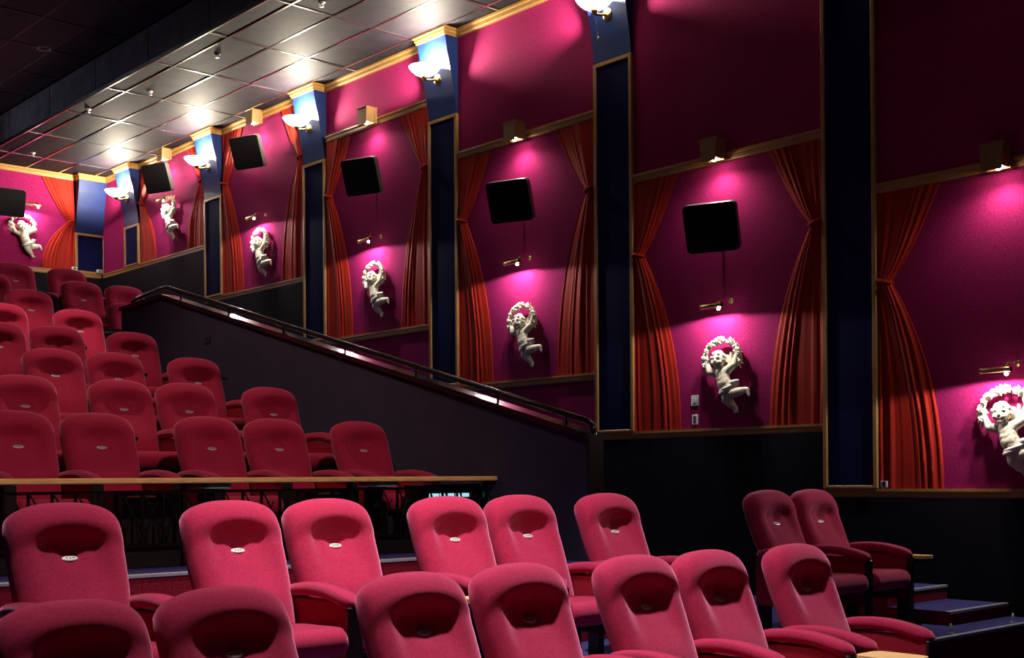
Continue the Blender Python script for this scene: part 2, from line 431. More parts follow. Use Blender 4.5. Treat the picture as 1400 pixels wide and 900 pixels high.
# ------------------------------------------------------------------ cherubs with wreaths
def P(px, py, d): return Vector(((px - 330) * .00135, -d, (340 - py) * .00117))
def capsule(bm, a, b, ra, rb, n=7):
    a = Vector(a); b = Vector(b)
    L = (b - a).length
    k = max(2, int(L / (min(ra, rb) * .45)))
    for i in range(k + 1):
        q = i / k
        bmesh.ops.create_icosphere(bm, subdivisions=2, radius=ra + (rb - ra) * q, matrix=Matrix.Translation(a.lerp(b, q)))
def ball(bm, c, r, sc=(1, 1, 1)):
    bmesh.ops.create_icosphere(bm, subdivisions=2, radius=r, matrix=Matrix.Translation(c) @ Matrix.Diagonal((*sc, 1)))
def remeshed(bm, vox, name, m, smooth_it=4):
    me = bpy.data.meshes.new(name + '_raw'); bm.to_mesh(me); bm.free()
    o = bpy.data.objects.new(name + '_raw', me); C.objects.link(o)
    r = o.modifiers.new('r', 'REMESH'); r.mode = 'VOXEL'; r.voxel_size = vox
    s = o.modifiers.new('s', 'SMOOTH'); s.iterations = smooth_it; s.factor = .5
    dg = bpy.context.evaluated_depsgraph_get()
    out = bpy.data.meshes.new_from_object(o.evaluated_get(dg)); out.name = name
    bpy.data.objects.remove(o); bpy.data.meshes.remove(me)
    out.materials.clear(); out.materials.append(m)
    for p in out.polygons: p.use_smooth = True
    return out
def cherub_meshes():
    bm = bmesh.new()
    # torso
    capsule(bm, P(322, 440, .10), P(335, 470, .10), .050, .078)
    capsule(bm, P(318, 468, .10), P(362, 458, .10), .062, .062)
    capsule(bm, P(338, 480, .105), P(360, 555, .115), .082, .086)
    capsule(bm, P(360, 555, .11), P(396, 612, .10), .084, .086)
    # head and face
    hc = P(310, 350, .125)
    ball(bm, hc, .083, (1.0, .95, 1.02))
    for sx in (-1, 1):
        ball(bm, hc + Vector((sx * .036, -.052, -.026)), .032)           # cheek
        ball(bm, hc + Vector((sx * .033, -.070, .026)), .017, (1.5, .8, .6))   # brow
        ball(bm, hc + Vector((sx * .030, -.070, .006)), .011, (1.2, .7, .8))   # eye
        ball(bm, hc + Vector((sx * .084, .0, -.004)), .019, (.6, .8, 1.2))     # ear
    ball(bm, hc + Vector((0, -.086, -.010)), .015, (.9, 1, 1.2))
    capsule(bm, hc + Vector((0, -.078, .02)), hc + Vector((0, -.085, -.006)), .008, .011)
    ball(bm, hc + Vector((0, -.074, -.040)), .012, (1.7, .8, .55))
    ball(bm, hc + Vector((0, -.072, -.052)), .011, (1.3, .8, .6))
    ball(bm, hc + Vector((0, -.052, -.068)), .026)
    # arm on the image's left: elbow dropped, hand at the wreath
    capsule(bm, P(285, 462, .10), P(226, 446, .125), .046, .038)
    capsule(bm, P(226, 446, .125), P(200, 385, .11), .038, .027)
    capsule(bm, P(200, 385, .11), P(194, 358, .11), .027, .024)
    for k, (dx, dy) in enumerate([(-20, -26), (-9, -34), (3, -35), (13, -28)]):
        capsule(bm, P(194 + dx * .4, 352, .118), P(194 + dx, 350 + dy * .7, .13), .011, .009)
        capsule(bm, P(194 + dx, 350 + dy * .7, .13), P(194 + dx, 350 + dy, .115), .009, .008)
    capsule(bm, P(208, 366, .12), P(222, 340, .135), .012, .009)
    # arm on the image's right, raised
    capsule(bm, P(378, 446, .10), P(462, 398, .12), .048, .040)
    capsule(bm, P(462, 398, .12), P(478, 318, .11), .039, .028)
    capsule(bm, P(478, 318, .11), P(482, 292, .11), .028, .024)
    for k, (dx, dy) in enumerate([(-16, -28), (-5, -36), (7, -36), (18, -28)]):
        capsule(bm, P(482 + dx * .4, 288, .118), P(482 + dx, 288 + dy * .7, .13), .011, .009)
        capsule(bm, P(482 + dx, 288 + dy * .7, .13), P(482 + dx, 288 + dy, .115), .009, .008)
    capsule(bm, P(468, 302, .12), P(452, 280, .135), .012, .009)
    # leg hanging down
    capsule(bm, P(380, 618, .10), P(386, 692, .135), .076, .056)
    capsule(bm, P(386, 692, .135), P(420, 730, .12), .055, .050)
    capsule(bm, P(420, 730, .12), P(455, 775, .09), .047, .029)
    capsule(bm, P(455, 775, .09), P(458, 800, .10), .028, .024)
    capsule(bm, P(456, 794, .09), P(482, 806, .125), .022, .017)
    # leg kicked out to the image's right
    capsule(bm, P(415, 612, .10), P(450, 648, .15), .074, .056)
    capsule(bm, P(450, 648, .15), P(500, 638, .13), .056, .047)
    capsule(bm, P(500, 638, .13), P(548, 622, .09), .045, .029)
    capsule(bm, P(548, 622, .09), P(566, 626, .09), .028, .024)
    capsule(bm, P(562, 622, .09), P(582, 672, .10), .024, .016)
    body = remeshed(bm, .0065, 'cherub_body', M_plaster, 3)
    # hair
    bm = bmesh.new()
    rnd = random.Random(3)
    for k in range(46):
        a = rnd.uniform(0, 2 * PI); e = rnd.uniform(.28, 1.45)
        v = Vector((math.cos(a) * math.cos(e), math.sin(a) * math.cos(e), math.sin(e)))
        if v.y < -.55 and v.z < .72: continue
        ball(bm, hc + v * .080, rnd.uniform(.016, .025))
    hair = remeshed(bm, .006, 'cherub_hair', M_plaster, 2)
    # sash round the hips with a knot and a loose end
    bm = bmesh.new()
    ring = []
    for k in range(25):
        a = 2 * PI * k / 24
        c = P(386, 594, .105)
        ring.append(c + Vector((math.cos(a) * .098 + .02, math.sin(a) * .095, math.cos(a) * .030 + math.sin(a) * .012)))
    for k in range(24):
        capsule(bm, ring[k], ring[k + 1], .017, .017)
    for k in range(24):
        capsule(bm, ring[k] + Vector((-.012, 0, -.028)), ring[k + 1] + Vector((-.012, 0, -.028)), .014, .014)
    ball(bm, P(452, 556, .16), .030)
    capsule(bm, P(455, 552, .15), P(492, 540, .12), .026, .014)
    capsule(bm, P(452, 560, .15), P(490, 566, .11), .020, .012)
    sash = remeshed(bm, .006, 'cherub_sash', M_sash, 3)
    # wing behind the raised arm
    mb = MB()
    for k in range(6):
        a = math.radians(35 + k * 17)
        b0 = P(392, 440, .05); d = Vector((math.cos(a), 0, math.sin(a))); L = .14 + .045 * math.sin(k / 5 * PI)
        n = Vector((-d.z, 0, d.x))
        pts = [b0, b0 + d * L * .45 + n * .022, b0 + d * L + n * .006, b0 + d * L * .95 - n * .012, b0 + d * L * .45 - n * .020]
        vs = [p + Vector((0, -.016 - .004 * (k % 2), 0)) for p in pts] + [p + Vector((0, .02, 0)) for p in pts]
        mb.add(vs, [(0, 1, 2, 3, 4), (9, 8, 7, 6, 5)] + [(i, (i + 1) % 5, 5 + (i + 1) % 5, 5 + i) for i in range(5)])
    wing = mb.mesh('cherub_wing', [M_plaster], bevel=.004, seg=2)
    # wreath : ring of leaves and blossoms
    mb = MB()
    RX, RZ = .222, .190
    ringpts = [(RX * math.cos(a), -.06, RZ * math.sin(a)) for a in [2 * PI * k / 40 for k in range(41)]]
    mb.tube(ringpts[-3:-1] + ringpts[:26], .015, 8)
    rnd = random.Random(11)
    def leaf(c, d, L, Wd):
        d = d.normalized(); n = Vector((rnd.uniform(-.3, .3), -1, rnd.uniform(-.3, .3))).normalized()
        s_ = d.cross(n).normalized(); n = s_.cross(d).normalized()
        rows = [(0, .15), (.25, .8), (.5, 1), (.75, .75), (1, .08)]
        vs = []
        for q, wv in rows:
            lift = n * (.018 * math.sin(PI * q))
            c0 = c + d * L * q + lift
            vs += [c0 - s_ * Wd * wv - n * .004, c0 + n * .010, c0 + s_ * Wd * wv - n * .004, c0 - n * .012]
        fs = []
        for i in range(4):
            for k in range(4):
                fs.append((i * 4 + k, i * 4 + (k + 1) % 4, i * 4 + 4 + (k + 1) % 4, i * 4 + 4 + k))
        fs += [(3, 2, 1, 0), (16, 17, 18, 19)]
        mb.add(vs, fs)
    nL = 30
    for k in range(nL):
        a = math.radians(-18 + k * 222 / (nL - 1))
        c = Vector((RX * math.cos(a), -.075, RZ * math.sin(a)))
        tang = Vector((-math.sin(a), 0, math.cos(a))); rad = Vector((math.cos(a), 0, math.sin(a)))
        for q in (1, -1):
            leaf(c, tang * rnd.uniform(.3, 1) * rnd.choice((1, -1)) + rad * q * rnd.uniform(.4, 1) + Vector((0, -.25, 0)), rnd.uniform(.045, .062), rnd.uniform(.013, .019))
        if k % 3 == 1:
            for b in range(5):
                bb = 2 * PI * b / 5
                leaf(c + Vector((0, -.03, 0)), Vector((math.cos(bb), -.35, math.sin(bb))), .036, .014)
    wreath = mb.mesh('cherub_wreath', [M_plaster], smooth=True, angle=.8)
    return body, hair, sash, wing, wreath
CB_MESH = cherub_meshes()
for _m in CB_MESH: _m.transform(Matrix.Diagonal((1, .72, 1, 1)))
def cherub(label, loc, rz):
    t = thing('cherub_sculpture', label, 'sculpture', loc, rz, 'plaster cherubs on the walls')
    obj('cherub', CB_MESH[0], None, t)
    obj('hair', CB_MESH[1], None, t)
    obj('sash', CB_MESH[2], None, t)['label'] = 'pale draped sash round the hips'
    obj('wing', CB_MESH[3], None, t)
    o = obj('wreath', CB_MESH[4], None, t); o['label'] = 'plaster wreath of leaves and blossoms'; o['kind'] = 'stuff'
    return t
WZ = [4.70, 3.69, 2.77, 1.88, 1.20, .53]
cn = ['plaster cherub with wreath in the back corner bay of the side wall', 'plaster cherub with wreath in the second bay from the back corner',
      'plaster cherub with wreath in the third bay from the back corner', 'plaster cherub with wreath in the middle bay, above the handrail',
      'plaster cherub with wreath beside the white switch plate', 'large plaster cherub with wreath cut by the right edge']
for i in range(6):
    cherub(cn[i], (WX - .012, PC[i] - 2.985 + 1.455, WZ[i]), RS)
cherub('plaster cherub with wreath on the back wall at far left', (8.66, BY - .012, 4.64), 0)

# ------------------------------------------------------------------ lamps on the walls
def lamp(name, kind, parent, loc, power, col=(1, .86, .68), radius=.03, rot=None, spot=None, blend=.4):
    d = bpy.data.lights.new(name, kind)
    d.energy = power; d.color = col
    d.shadow_soft_size = radius
    if kind == 'SPOT':
        d.spot_size = spot; d.spot_blend = blend
    o = bpy.data.objects.new(name, d); C.objects.link(o); o.parent = parent; o.location = loc
    if rot: o.rotation_euler = rot
    return o

def picture_light(label, loc, rz):
    t = thing('picture_light', label, 'picture light', loc, rz, 'picture lights over the cherubs')
    obj('shade', MB().tube([(-.135, -.215, 0), (-.128, -.215, 0), (.128, -.215, 0), (.135, -.215, 0)], [.018, .023, .023, .018], 14).mesh('shade', [M_brass], smooth=True, angle=.7), None, t)
    for ex in (-.129, .129):
        obj('end_ring', MB().tube([(ex - .006, -.215, 0), (ex + .006, -.215, 0)], .0255, 14).mesh('end_ring', [M_brass], smooth=True, angle=.7), None, t)
    obj('arm', MB().tube([(.09, 0, .06), (.09, -.08, .075), (.09, -.17, .06), (.09, -.215, .022)], .007, 8).mesh('arm', [M_brass], smooth=True), None, t)
    obj('wall_plate', MB().lathe([(0, 0), (.03, 0), (.03, -.008), (.022, -.014), (0, -.014)], 16, (.09, 0, .06), 'y').mesh('wall_plate', [M_brass], smooth=True), None, t)
    obj('bulb', MB().lathe([(0, -.052), (.012, -.048), (.016, -.038), (.013, -.026), (.01, -.018)], 12, (.095, -.215, 0)).mesh('bulb', [M_bulb], smooth=True), None, t)
    for lx in (-.09, .07):
        lamp('picture_lamp', 'SPOT', t, (lx, -.235, -.03), P_PICTURE * (.35 if lx < 0 else .65), (1, .92, .88), .02, (math.radians(-5), 0, 0), math.radians(172), .12)
    return t
PZ = [4.84, 4.06, 3.27, 2.57, 1.73, .875]
for i in range(6):
    picture_light(['small brass picture light over the cherub of the ' + BAYN[i]][0], (WX, PC[i] - 2.985 + 1.48, PZ[i]), RS)
picture_light('small brass picture light over the cherub on the back wall', (8.80, BY, 5.02), 0)

def wall_downlight(label, loc, rz):
    t = thing('wall_downlight', label, 'wall light', loc, rz, 'bronze box lights on the upper rail')
    mb = MB()
    w0, w1, d0, h0, h1 = .105, .088, .18, -.10, .12
    th_ = .012
    # tapered open-bottom hood: front, two cheeks, back and lid
    def slab(pts, off):
        vs = list(pts) + [tuple(a + b for a, b in zip(p, off)) for p in pts]
        mb.add(vs, [(0, 1, 2, 3), (7, 6, 5, 4), (0, 1, 5, 4), (1, 2, 6, 5), (2, 3, 7, 6), (3, 0, 4, 7)])
    slab([(-w1, -d0, h0), (w1, -d0, h0), (w0, -d0, h1), (-w0, -d0, h1)], (0, th_, 0))
    for s_ in (-1, 1):
        slab([(s_ * w1, -d0 + th_, h0 + .03), (s_ * w1, -.05, h0 + .03), (s_ * w0, -.05, h1), (s_ * w0, -d0 + th_, h1)], (-s_ * th_, 0, 0))
    obj('hood', mb.mesh('hood', [M_bronze]), None, t)
    obj('lid', MB().box(-w0 - .008, w0 + .008, -d0 - .008, 0, h1, h1 + .014).mesh('lid', [M_bronze], bevel=.003, seg=1), None, t)
    obj('back_plate', MB().box(-w0, w0, -.05, 0, h0 + .02, h1).mesh('back_plate', [M_bronze], bevel=.003, seg=1), None, t)
    obj('bulb', MB().lathe([(0, -.085), (.022, -.075), (.032, -.05), (.026, -.02), (.015, 0), (.015, .05)], 14, (.04, -.13, -.02)).mesh('bulb', [M_bulb], smooth=True), None, t)
    lamp('downlight_lamp', 'SPOT', t, (.04, -.13, -.115), P_DOWN * 4, (1, .86, .78), .03, (math.radians(-14), 0, 0), math.radians(174), .7)
    return t
DZ = [5.62, 5.60, 4.96, 4.12, 3.30, 2.65]
for i in range(6):
    wall_downlight('bronze box wall light on the upper rail of the ' + BAYN[i], (WX - .045, PC[i] - 2.985 + 1.50, DZ[i]), RS)

def sconce(label, loc, rz, chain):
    t = thing('wall_sconce', label, 'sconce', loc, rz, 'uplight sconces on the pilasters')
    # local z=0 at rim height of the bowl
    obj('back_plate', MB().lathe([(0, 0), (.075, 0), (.075, -.012), (.06, -.03), (.03, -.045), (0, -.045)], 24, (0, -.10, -.10), 'y').mesh('back_plate', [M_brass], smooth=True), None, t)
    obj('arm', MB().tube([(0, -.12, -.10), (0, -.20, -.135), (0, -.28, -.15), (0, -.315, -.12)], .017, 10).mesh('arm', [M_brass], smooth=True), None, t)
    obj('finial', MB().lathe([(0, -.165), (.02, -.155), (.03, -.14), (.045, -.118), (.03, -.105), (0, -.10)], 16, (0, -.32, 0)).mesh('finial', [M_brass], smooth=True), None, t)
    prof = [(.01, -.115), (.07, -.105), (.13, -.075), (.175, -.035), (.20, 0), (.205, .006), (.198, .008), (.19, 0), (.165, -.033), (.12, -.068), (.065, -.096), (.0, -.104)]
    obj('bowl', MB().lathe(prof, 28, (0, -.32, 0)).mesh('bowl', [M_bowl], smooth=True), None, t)
    obj('bulb', MB().lathe([(0, .035), (.03, .02), (.038, -.01), (.03, -.045), (.016, -.07), (.016, -.095)], 14, (0, -.32, 0)).mesh('bulb', [M_bulb], smooth=True), None, t)
    lamp('sconce_lamp', 'POINT', t, (0, -.265, .05), P_SCONCE, (1, .87, .66), .045)
    if chain:
        c = obj('pull_chain', MB().tube([(-.02, -.30, -.10), (.0, -.28, -.25), (.01, -.27, -.40)], .004, 6).mesh('pull_chain', [M_metal]), None, t)
        obj('chain_bead', MB().lathe([(0, -.02), (.011, -.012), (.014, 0), (.011, .012), (0, .02)], 10, (.01, -.27, -.41)).mesh('chain_bead', [M_chrome], smooth=True), None, c)
    return t
sn = ['glowing uplight sconce on the pilaster nearest the back corner', 'glowing uplight sconce on the second pilaster from the back corner', 'glowing uplight sconce on the third pilaster from the back corner',
      'glowing uplight sconce left of the wide bare magenta panel', 'glowing uplight sconce with hanging pull chain at the top edge', 'sconce on the pilaster nearest the right edge, above the frame']
for i in range(5):
    sconce(sn[i], (WX, PC[i], 5.24), RS, i == 4)

# ------------------------------------------------------------------ surround speakers
def speaker(label, loc, rz, yaw=math.radians(20)):
    t = thing('surround_speaker', label, 'speaker', loc, rz + yaw, 'black surround speakers')
    W, Hh, Dp = .275, .245, .10
    tilt = Matrix.Rotation(math.radians(20), 4, 'X')   # leans out at the top, aims down into the seats
    def rr(w_, h_, r_, n=5):
        pts = []
        for cx_, cz_, a0 in ((w_ - r_, h_ - r_, 0), (-w_ + r_, h_ - r_, 90), (-w_ + r_, -h_ + r_, 180), (w_ - r_, -h_ + r_, 270)):
            for k in range(n + 1):
                a = math.radians(a0 + 90 * k / n); pts.append((cx_ + r_ * math.cos(a), cz_ + r_ * math.sin(a)))
        return pts
    mb = MB()
    loops = [(rr(W * .42, Hh * .60, .03), Dp), (rr(W * .985, Hh * .99, .05), -Dp + .09), (rr(W, Hh, .05), -Dp + .02), (rr(W - .006, Hh - .006, .05), -Dp)]
    n = len(loops[0][0]); vs = []
    for pts, y in loops: vs += [(p, y, q) for p, q in pts]
    fs = [(i * n + k, i * n + (k + 1) % n, (i + 1) * n + (k + 1) % n, (i + 1) * n + k) for i in range(3) for k in range(n)]
    fs += [tuple(range(n)), tuple(range(3 * n, 4 * n))[::-1]]
    mb.add(vs, fs)
    me = mb.mesh('cabinet', [M_cab]); me.transform(tilt)
    obj('cabinet', me, None, t)
    g = MB().prism(rr(W - .004, Hh - .004, .048), 1, -Dp - .010, -Dp + .005).mesh('grille', [M_grille]); g.transform(tilt)
    obj('grille', g, None, t)
    obj('bracket', MB().tube([(0, Dp - .02, 0), (0, .24, 0)], .011, 8).mesh('bracket', [M_metal]), None, t)
    return t
SZ = [5.20, 5.05, 4.13, 3.29, 2.52]
for i in range(5):
    speaker('black surround speaker hung in the ' + BAYN[i], (WX - .265, PC[i] - 2.985 + 1.40, SZ[i]), RS)
speaker('black surround speaker on the back wall at the left edge', (8.33, BY - .265, 5.0), 0, math.radians(-8))

# ------------------------------------------------------------------ seats
ARM_W = .055
def seat_meshes():
    Lb = .735
    tilt = math.atan2(.28, .68)
    nu, nv = 30, 30
    def front(u, v):
        edge = max(0.0, (1 - abs(u) ** 7) * (1 - v ** 16)) ** .5
        base = .085
        head = .030 * S((v - .70) / .14) * (1 - .35 * u * u)
        # hollow below the head roll: deep under the brow, running out to the lumbar pad
        brow = .82 - .13 * u * u
        ins = S((.74 - abs(u)) / .36)
        fade = S((v - .22) / .50)
        rec = .040 * ins * S((brow - v) / .10) * fade + .026 * math.exp(-(u / .17) ** 2 - ((v - .655) / .075) ** 2)
        lum = .020 * math.exp(-((v - .20) / .18) ** 2) * (1 - u * u)
        return edge * (base + head + lum) - rec * edge
    def back(u, v):
        edge = max(0.0, (1 - abs(u) ** 7) * (1 - v ** 16)) ** .5
        return -edge * (.055 + .02 * (1 - u * u))
    def pos(u, v, d):
        Wd = .285 * (.87 + .13 * math.sin(PI / 2 * min(1, v / .72)))
        top = Lb * (.79 + .21 * max(0.0, 1 - abs(u) ** 2.5) ** (1 / 2.5))
        s_ = v * top
        return (u * Wd, .05 + s_ * math.sin(tilt) - d * math.cos(tilt), .40 + s_ * math.cos(tilt) + d * math.sin(tilt))
    us = [-1 + 2 * i / nu for i in range(nu + 1)]
    us = [math.copysign(abs(u) ** .8, u) for u in us]
    vs_ = [1 - (1 - j / nv) ** 1.25 for j in range(nv + 1)]
    vs = []; fs = []
    for fn in (front, back):
        o0 = len(vs)
        for v in vs_:
            for u in us: vs.append(pos(u, v, fn(u, v)))
        for j in range(nv):
            for i in range(nu):
                a = o0 + j * (nu + 1) + i; q = (a, a + 1, a + nu + 2, a + nu + 1)
                fs.append(q if fn is front else q[::-1])
    n1 = (nu + 1) * (nv + 1)
    for i in range(nu): fs.append((i + 1, i, n1 + i, n1 + i + 1))
    mb = MB().add(vs, fs)
    me_back = mb.mesh('backrest', [M_seat], smooth=True)
    bm = bmesh.new(); bm.from_mesh(me_back); bmesh.ops.remove_doubles(bm, verts=bm.verts, dist=.0004); bm.to_mesh(me_back); bm.free()
    for p in me_back.polygons: p.use_smooth = True
    # badge
    p0 = Vector(pos(0, .58, front(0, .58))); p1 = Vector(pos(0, .605, front(0, .605)))
    up_ = (p1 - p0).normalized(); nrm = Vector((1, 0, 0)).cross(up_).normalized()
    if nrm.y > 0: nrm = -nrm
    mb = MB(); n = 20
    rings = []
    for (rx, rz_, d) in ((.040, .0175, .002), (.040, .0175, .007), (.034, .0125, .009)):
        for k in range(n):
            a = 2 * PI * k / n; rings.append(p1 + Vector((1, 0, 0)) * rx * math.cos(a) + up_ * rz_ * math.sin(a) + nrm * d)
    fs = [(i * n + k, i * n + (k + 1) % n, (i + 1) * n + (k + 1) % n, (i + 1) * n + k) for i in range(2) for k in range(n)] + [tuple(range(2 * n, 3 * n))]
    me_badge = MB().add(rings, fs).mesh('badge', [M_chrome])
    mb = MB()
    for x0, x1 in ((-.020, -.012), (-.004, .006), (.012, .022)):
        q = [p1 + Vector((1, 0, 0)) * x + up_ * z + nrm * .0096 for x, z in ((x0, -.005), (x1, -.005), (x1, .005), (x0, .005))]
        mb.add(q, [(0, 1, 2, 3)])
    me_mark = mb.mesh('badge_mark', [M_badge_mark])
    # cushion with rolled front
    mb = MB()
    prof = []
    for k in range(9):
        a = math.radians(90 + 180 * k / 8)
        prof.append((-.40 + .075 * math.cos(a), .385 + .075 * math.sin(a)))
    prof += [(-.15, .325), (.10, .33), (.12, .36), (.10, .435), (-.1, .452)]
    mb.prism(prof, 0, -.245, .245)
    me_cush = mb.mesh('cushion', [M_seat], smooth=True, angle=.9)
    bmq = bmesh.new(); bmq.from_mesh(me_cush)
    ee = [e for e in bmq.edges if len(e.link_faces) == 2 and any(len(f.verts) > 6 for f in e.link_faces)]
    bmesh.ops.bevel(bmq, geom=ee, offset=.03, segments=3, affect='EDGES', profile=.6, clamp_overlap=True)
    for f in bmq.faces: f.smooth = True
    bmq.to_mesh(me_cush); bmq.free()
    # arm pad: long, bowed, rounded section
    mb = MB(); ns, nr = 14, 12
    vs = []; fs = []
    for i in range(ns + 1):
        q = i / ns; y = .16 - .62 * q
        zc = .60 + .035 * math.sin(PI * min(1, q * 1.05) * .9) - .045 * q * q
        e = min(1, (max(0, 1 - abs(2 * q - 1) ** 9)) ** .5 + .02)
        for k in range(nr):
            a = 2 * PI * k / nr
            cx_ = math.copysign(abs(math.cos(a)) ** .55, math.cos(a)); sx_ = math.copysign(abs(math.sin(a)) ** .7, math.sin(a))
            vs.append((.055 * e * cx_, y, zc + .036 * e * sx_))
    for i in range(ns):
        for k in range(nr):
            fs.append((i * nr + k, i * nr + (k + 1) % nr, (i + 1) * nr + (k + 1) % nr, (i + 1) * nr + k))
    fs += [tuple(range(nr))[::-1], tuple(range(ns * nr, ns * nr + nr))]
    me_pad = MB().add(vs, fs).mesh('armrest', [M_seat], smooth=True)
    me_side = MB().box(-.040, .040, -.425, .14, .22, .575).mesh('side_panel', [M_panel], bevel=.01, seg=2)
    me_post = MB().box(-.044, .044, -.444, -.42, .0, .555).mesh('arm_post', [M_dark], bevel=.006, seg=1)
    me_leg = MB().box(-.028, .028, .04, .13, .0, .25).box(-.045, .045, -.05, .17, 0, .018).mesh('leg', [M_metal])
    me_base = MB().box(-.23, .23, -.36, .12, .275, .33).mesh('seat_pan', [M_dark], bevel=.01, seg=1)
    return dict(backrest=me_back, badge=me_badge, badge_mark=me_mark, cushion=me_cush, armrest=me_pad, side_panel=me_side, arm_post=me_post, leg=me_leg, seat_pan=me_base)
SM = seat_meshes()
def make_seat(label, group, x, y, z, arms, lean=0.0):
    """y is where the crest of the backrest stands"""
    t = thing('cinema_seat', label, 'seat', (x, y - .33, z), random.uniform(-.015, .015), group)
    rec = random.uniform(-.012, .012)
    b = obj('backrest', SM['backrest'], None, t)
    if lean:
        b.matrix_local = Matrix.Translation((0, .05, .40)) @ Matrix.Rotation(-math.radians(lean), 4, 'X') @ Matrix.Translation((0, -.05, -.40))
    g = obj('badge', SM['badge'], None, b); g['label'] = 'small oval metal seat plate'
    obj('badge_mark', SM['badge_mark'], None, b)
    obj('cushion', SM['cushion'], None, t)
    obj('seat_pan', SM['seat_pan'], None, t)
    for s_ in arms:
        a = obj('armrest', SM['armrest'], None, t, (s_ * .30, 0, 0))
        obj('side_panel', SM['side_panel'], None, t, (s_ * .30, 0, 0))
        obj('arm_post', SM['arm_post'], None, t, (s_ * .30, 0, 0))
        obj('leg', SM['leg'], None, t, (s_ * .30, 0, 0))
    return t
# columns (world X); a pair shares its middle arm
ROWS = {
    1: [1.82, 2.42, 3.33, 3.94, 4.75, 5.35, 6.16],
    2: [2.41, 3.31, 3.92, 4.78, 5.38, 6.19, 8.03, 8.63],
    3: [3.35, 3.96, 4.87, 5.48, 6.33],
    4: [3.86, 4.70, 5.31, 6.17],
    5: [4.60, 5.21, 6.04],
    6: [4.53, 5.14, 5.95],
    7: [5.01, 5.87],
    8: [5.78, 7.20],
    9: [5.73, 6.95, 7.56],
    10: [6.51, 7.25],
}
LEAN = {(1, 0): 6, (1, 1): 4, (1, 2): 2.5, (2, 0): -1}
ORD = ['leftmost', 'second', 'third', 'fourth', 'fifth', 'sixth', 'seventh', 'eighth']
RN = {1: 'nearest row', 2: 'second row, before the counter', 3: 'row right behind the wooden counter', 4: 'second row behind the counter', 5: 'third row behind the counter',
      6: 'fourth row behind the counter', 7: 'fifth row behind the counter', 8: 'sixth row behind the counter', 9: 'second to last row', 10: 'last row under the back wall'}
for r, xs in ROWS.items():
    for i, x in enumerate(xs):
        left_near = i > 0 and x - xs[i - 1] < .7
        arms = (1,) if left_near else (-1, 1)
        n = len(xs)
        if i == n - 1: pos_ = 'rightmost'
        elif i == 0: pos_ = 'leftmost'
        else: pos_ = ORD[i] + ' from left'
        bright = 'bright pink-red' if r <= 2 else 'crimson'
        if (r, i) == (8, 1): arms = (1,)
        make_seat('%s plush cinema seat, %s in the %s' % (bright, pos_, RN[r]), 'plush cinema seats', x, YR[r] + (.36 if (r, i) == (8, 1) else 0), FL[r], arms, LEAN.get((r, i), 0.0))

# tray tables on dark consoles between the pairs
def console(label, x, y, z, wood=True, wide=.15):
    t = thing('tray_table', label, 'side table', (x, y, z), 0, 'tray tables between seats')
    m = M_wood if wood else M_dark
    obj('pedestal', MB().box(-.03, .03, .0, .12, .02, .50).mesh('pedestal', [M_dark], bevel=.008, seg=1), None, t)
    obj('foot', MB().box(-.045, .045, -.06, .16, 0, .02).mesh('foot', [M_metal]), None, t)
    pts = []
    for cx_, cy_, a0 in ((wide - .06, .09, 0), (-wide + .06, .09, 90), (-wide + .06, -.11, 180), (wide - .06, -.11, 270)):
        for k in range(6):
            a = math.radians(a0 + 18 * k); pts.append((cx_ + .06 * math.cos(a), cy_ + .06 * math.sin(a)))
    obj('tray', MB().prism(pts, 2, .535, .56).mesh('tray', [m]), None, t)
    rim = MB(); rim.prism([(p * .96, q * .97) for p, q in pts], 2, .52, .536)
    obj('tray_edge', rim.mesh('tray_edge', [M_teal if not wood else M_dark]), None, t)
    obj('bracket', MB().box(-.025, .025, -.08, .10, .50, .522).mesh('bracket', [M_metal]), None, t)
    return t
CONS = [(1, 2.875, 'between the second and third seats of the nearest row'), (1, 4.35, 'between the fourth and fifth seats of the nearest row'), (1, 5.745, 'beside the rightmost seat of the nearest row'),
        (2, 2.855, 'between the two leftmost seats of the second row'), (2, 4.355, 'between the third and fourth seats of the second row'), (2, 5.78, 'between the fifth and sixth seats of the second row'),
        (2, 7.47, 'left of the pair of seats by the black wainscot'), (2, 9.06, 'right of the pair of seats by the black wainscot'),
        (3, 4.41, 'between second and third seats behind the counter'), (3, 5.905, 'between fourth and fifth seats behind the counter'),
        (4, 4.28, 'between the two leftmost seats of the second row behind the counter'), (4, 5.745, 'before the rightmost seat of the second row behind the counter'), (4, 6.62, 'at the half wall end of the second row behind the counter'),
        (5, 5.63, 'before the rightmost seat of the third row behind the counter'), (5, 6.50, 'at the half wall end of the third row behind the counter'),
        (6, 5.535, 'before the rightmost seat of the fourth row behind the counter'), (6, 6.42, 'at the half wall end of the fourth row behind the counter'),
        (7, 5.44, 'between the two seats of the fifth row behind the counter'), (8, 6.42, 'between the two seats of the sixth row behind the counter'), (9, 6.35, 'left of the last pair of seats below the back wall')]
for r, x, where in CONS:
    if r == 2 and x > 7:
        console('wooden tray table ' + where, x, YR[r] - .70, FL[r], True, .075); continue
    console(('wooden' if r < 3 else 'dark') + ' tray table ' + where, x, YR[r] - .93, FL[r], r < 3, .12 if r < 3 else .11)

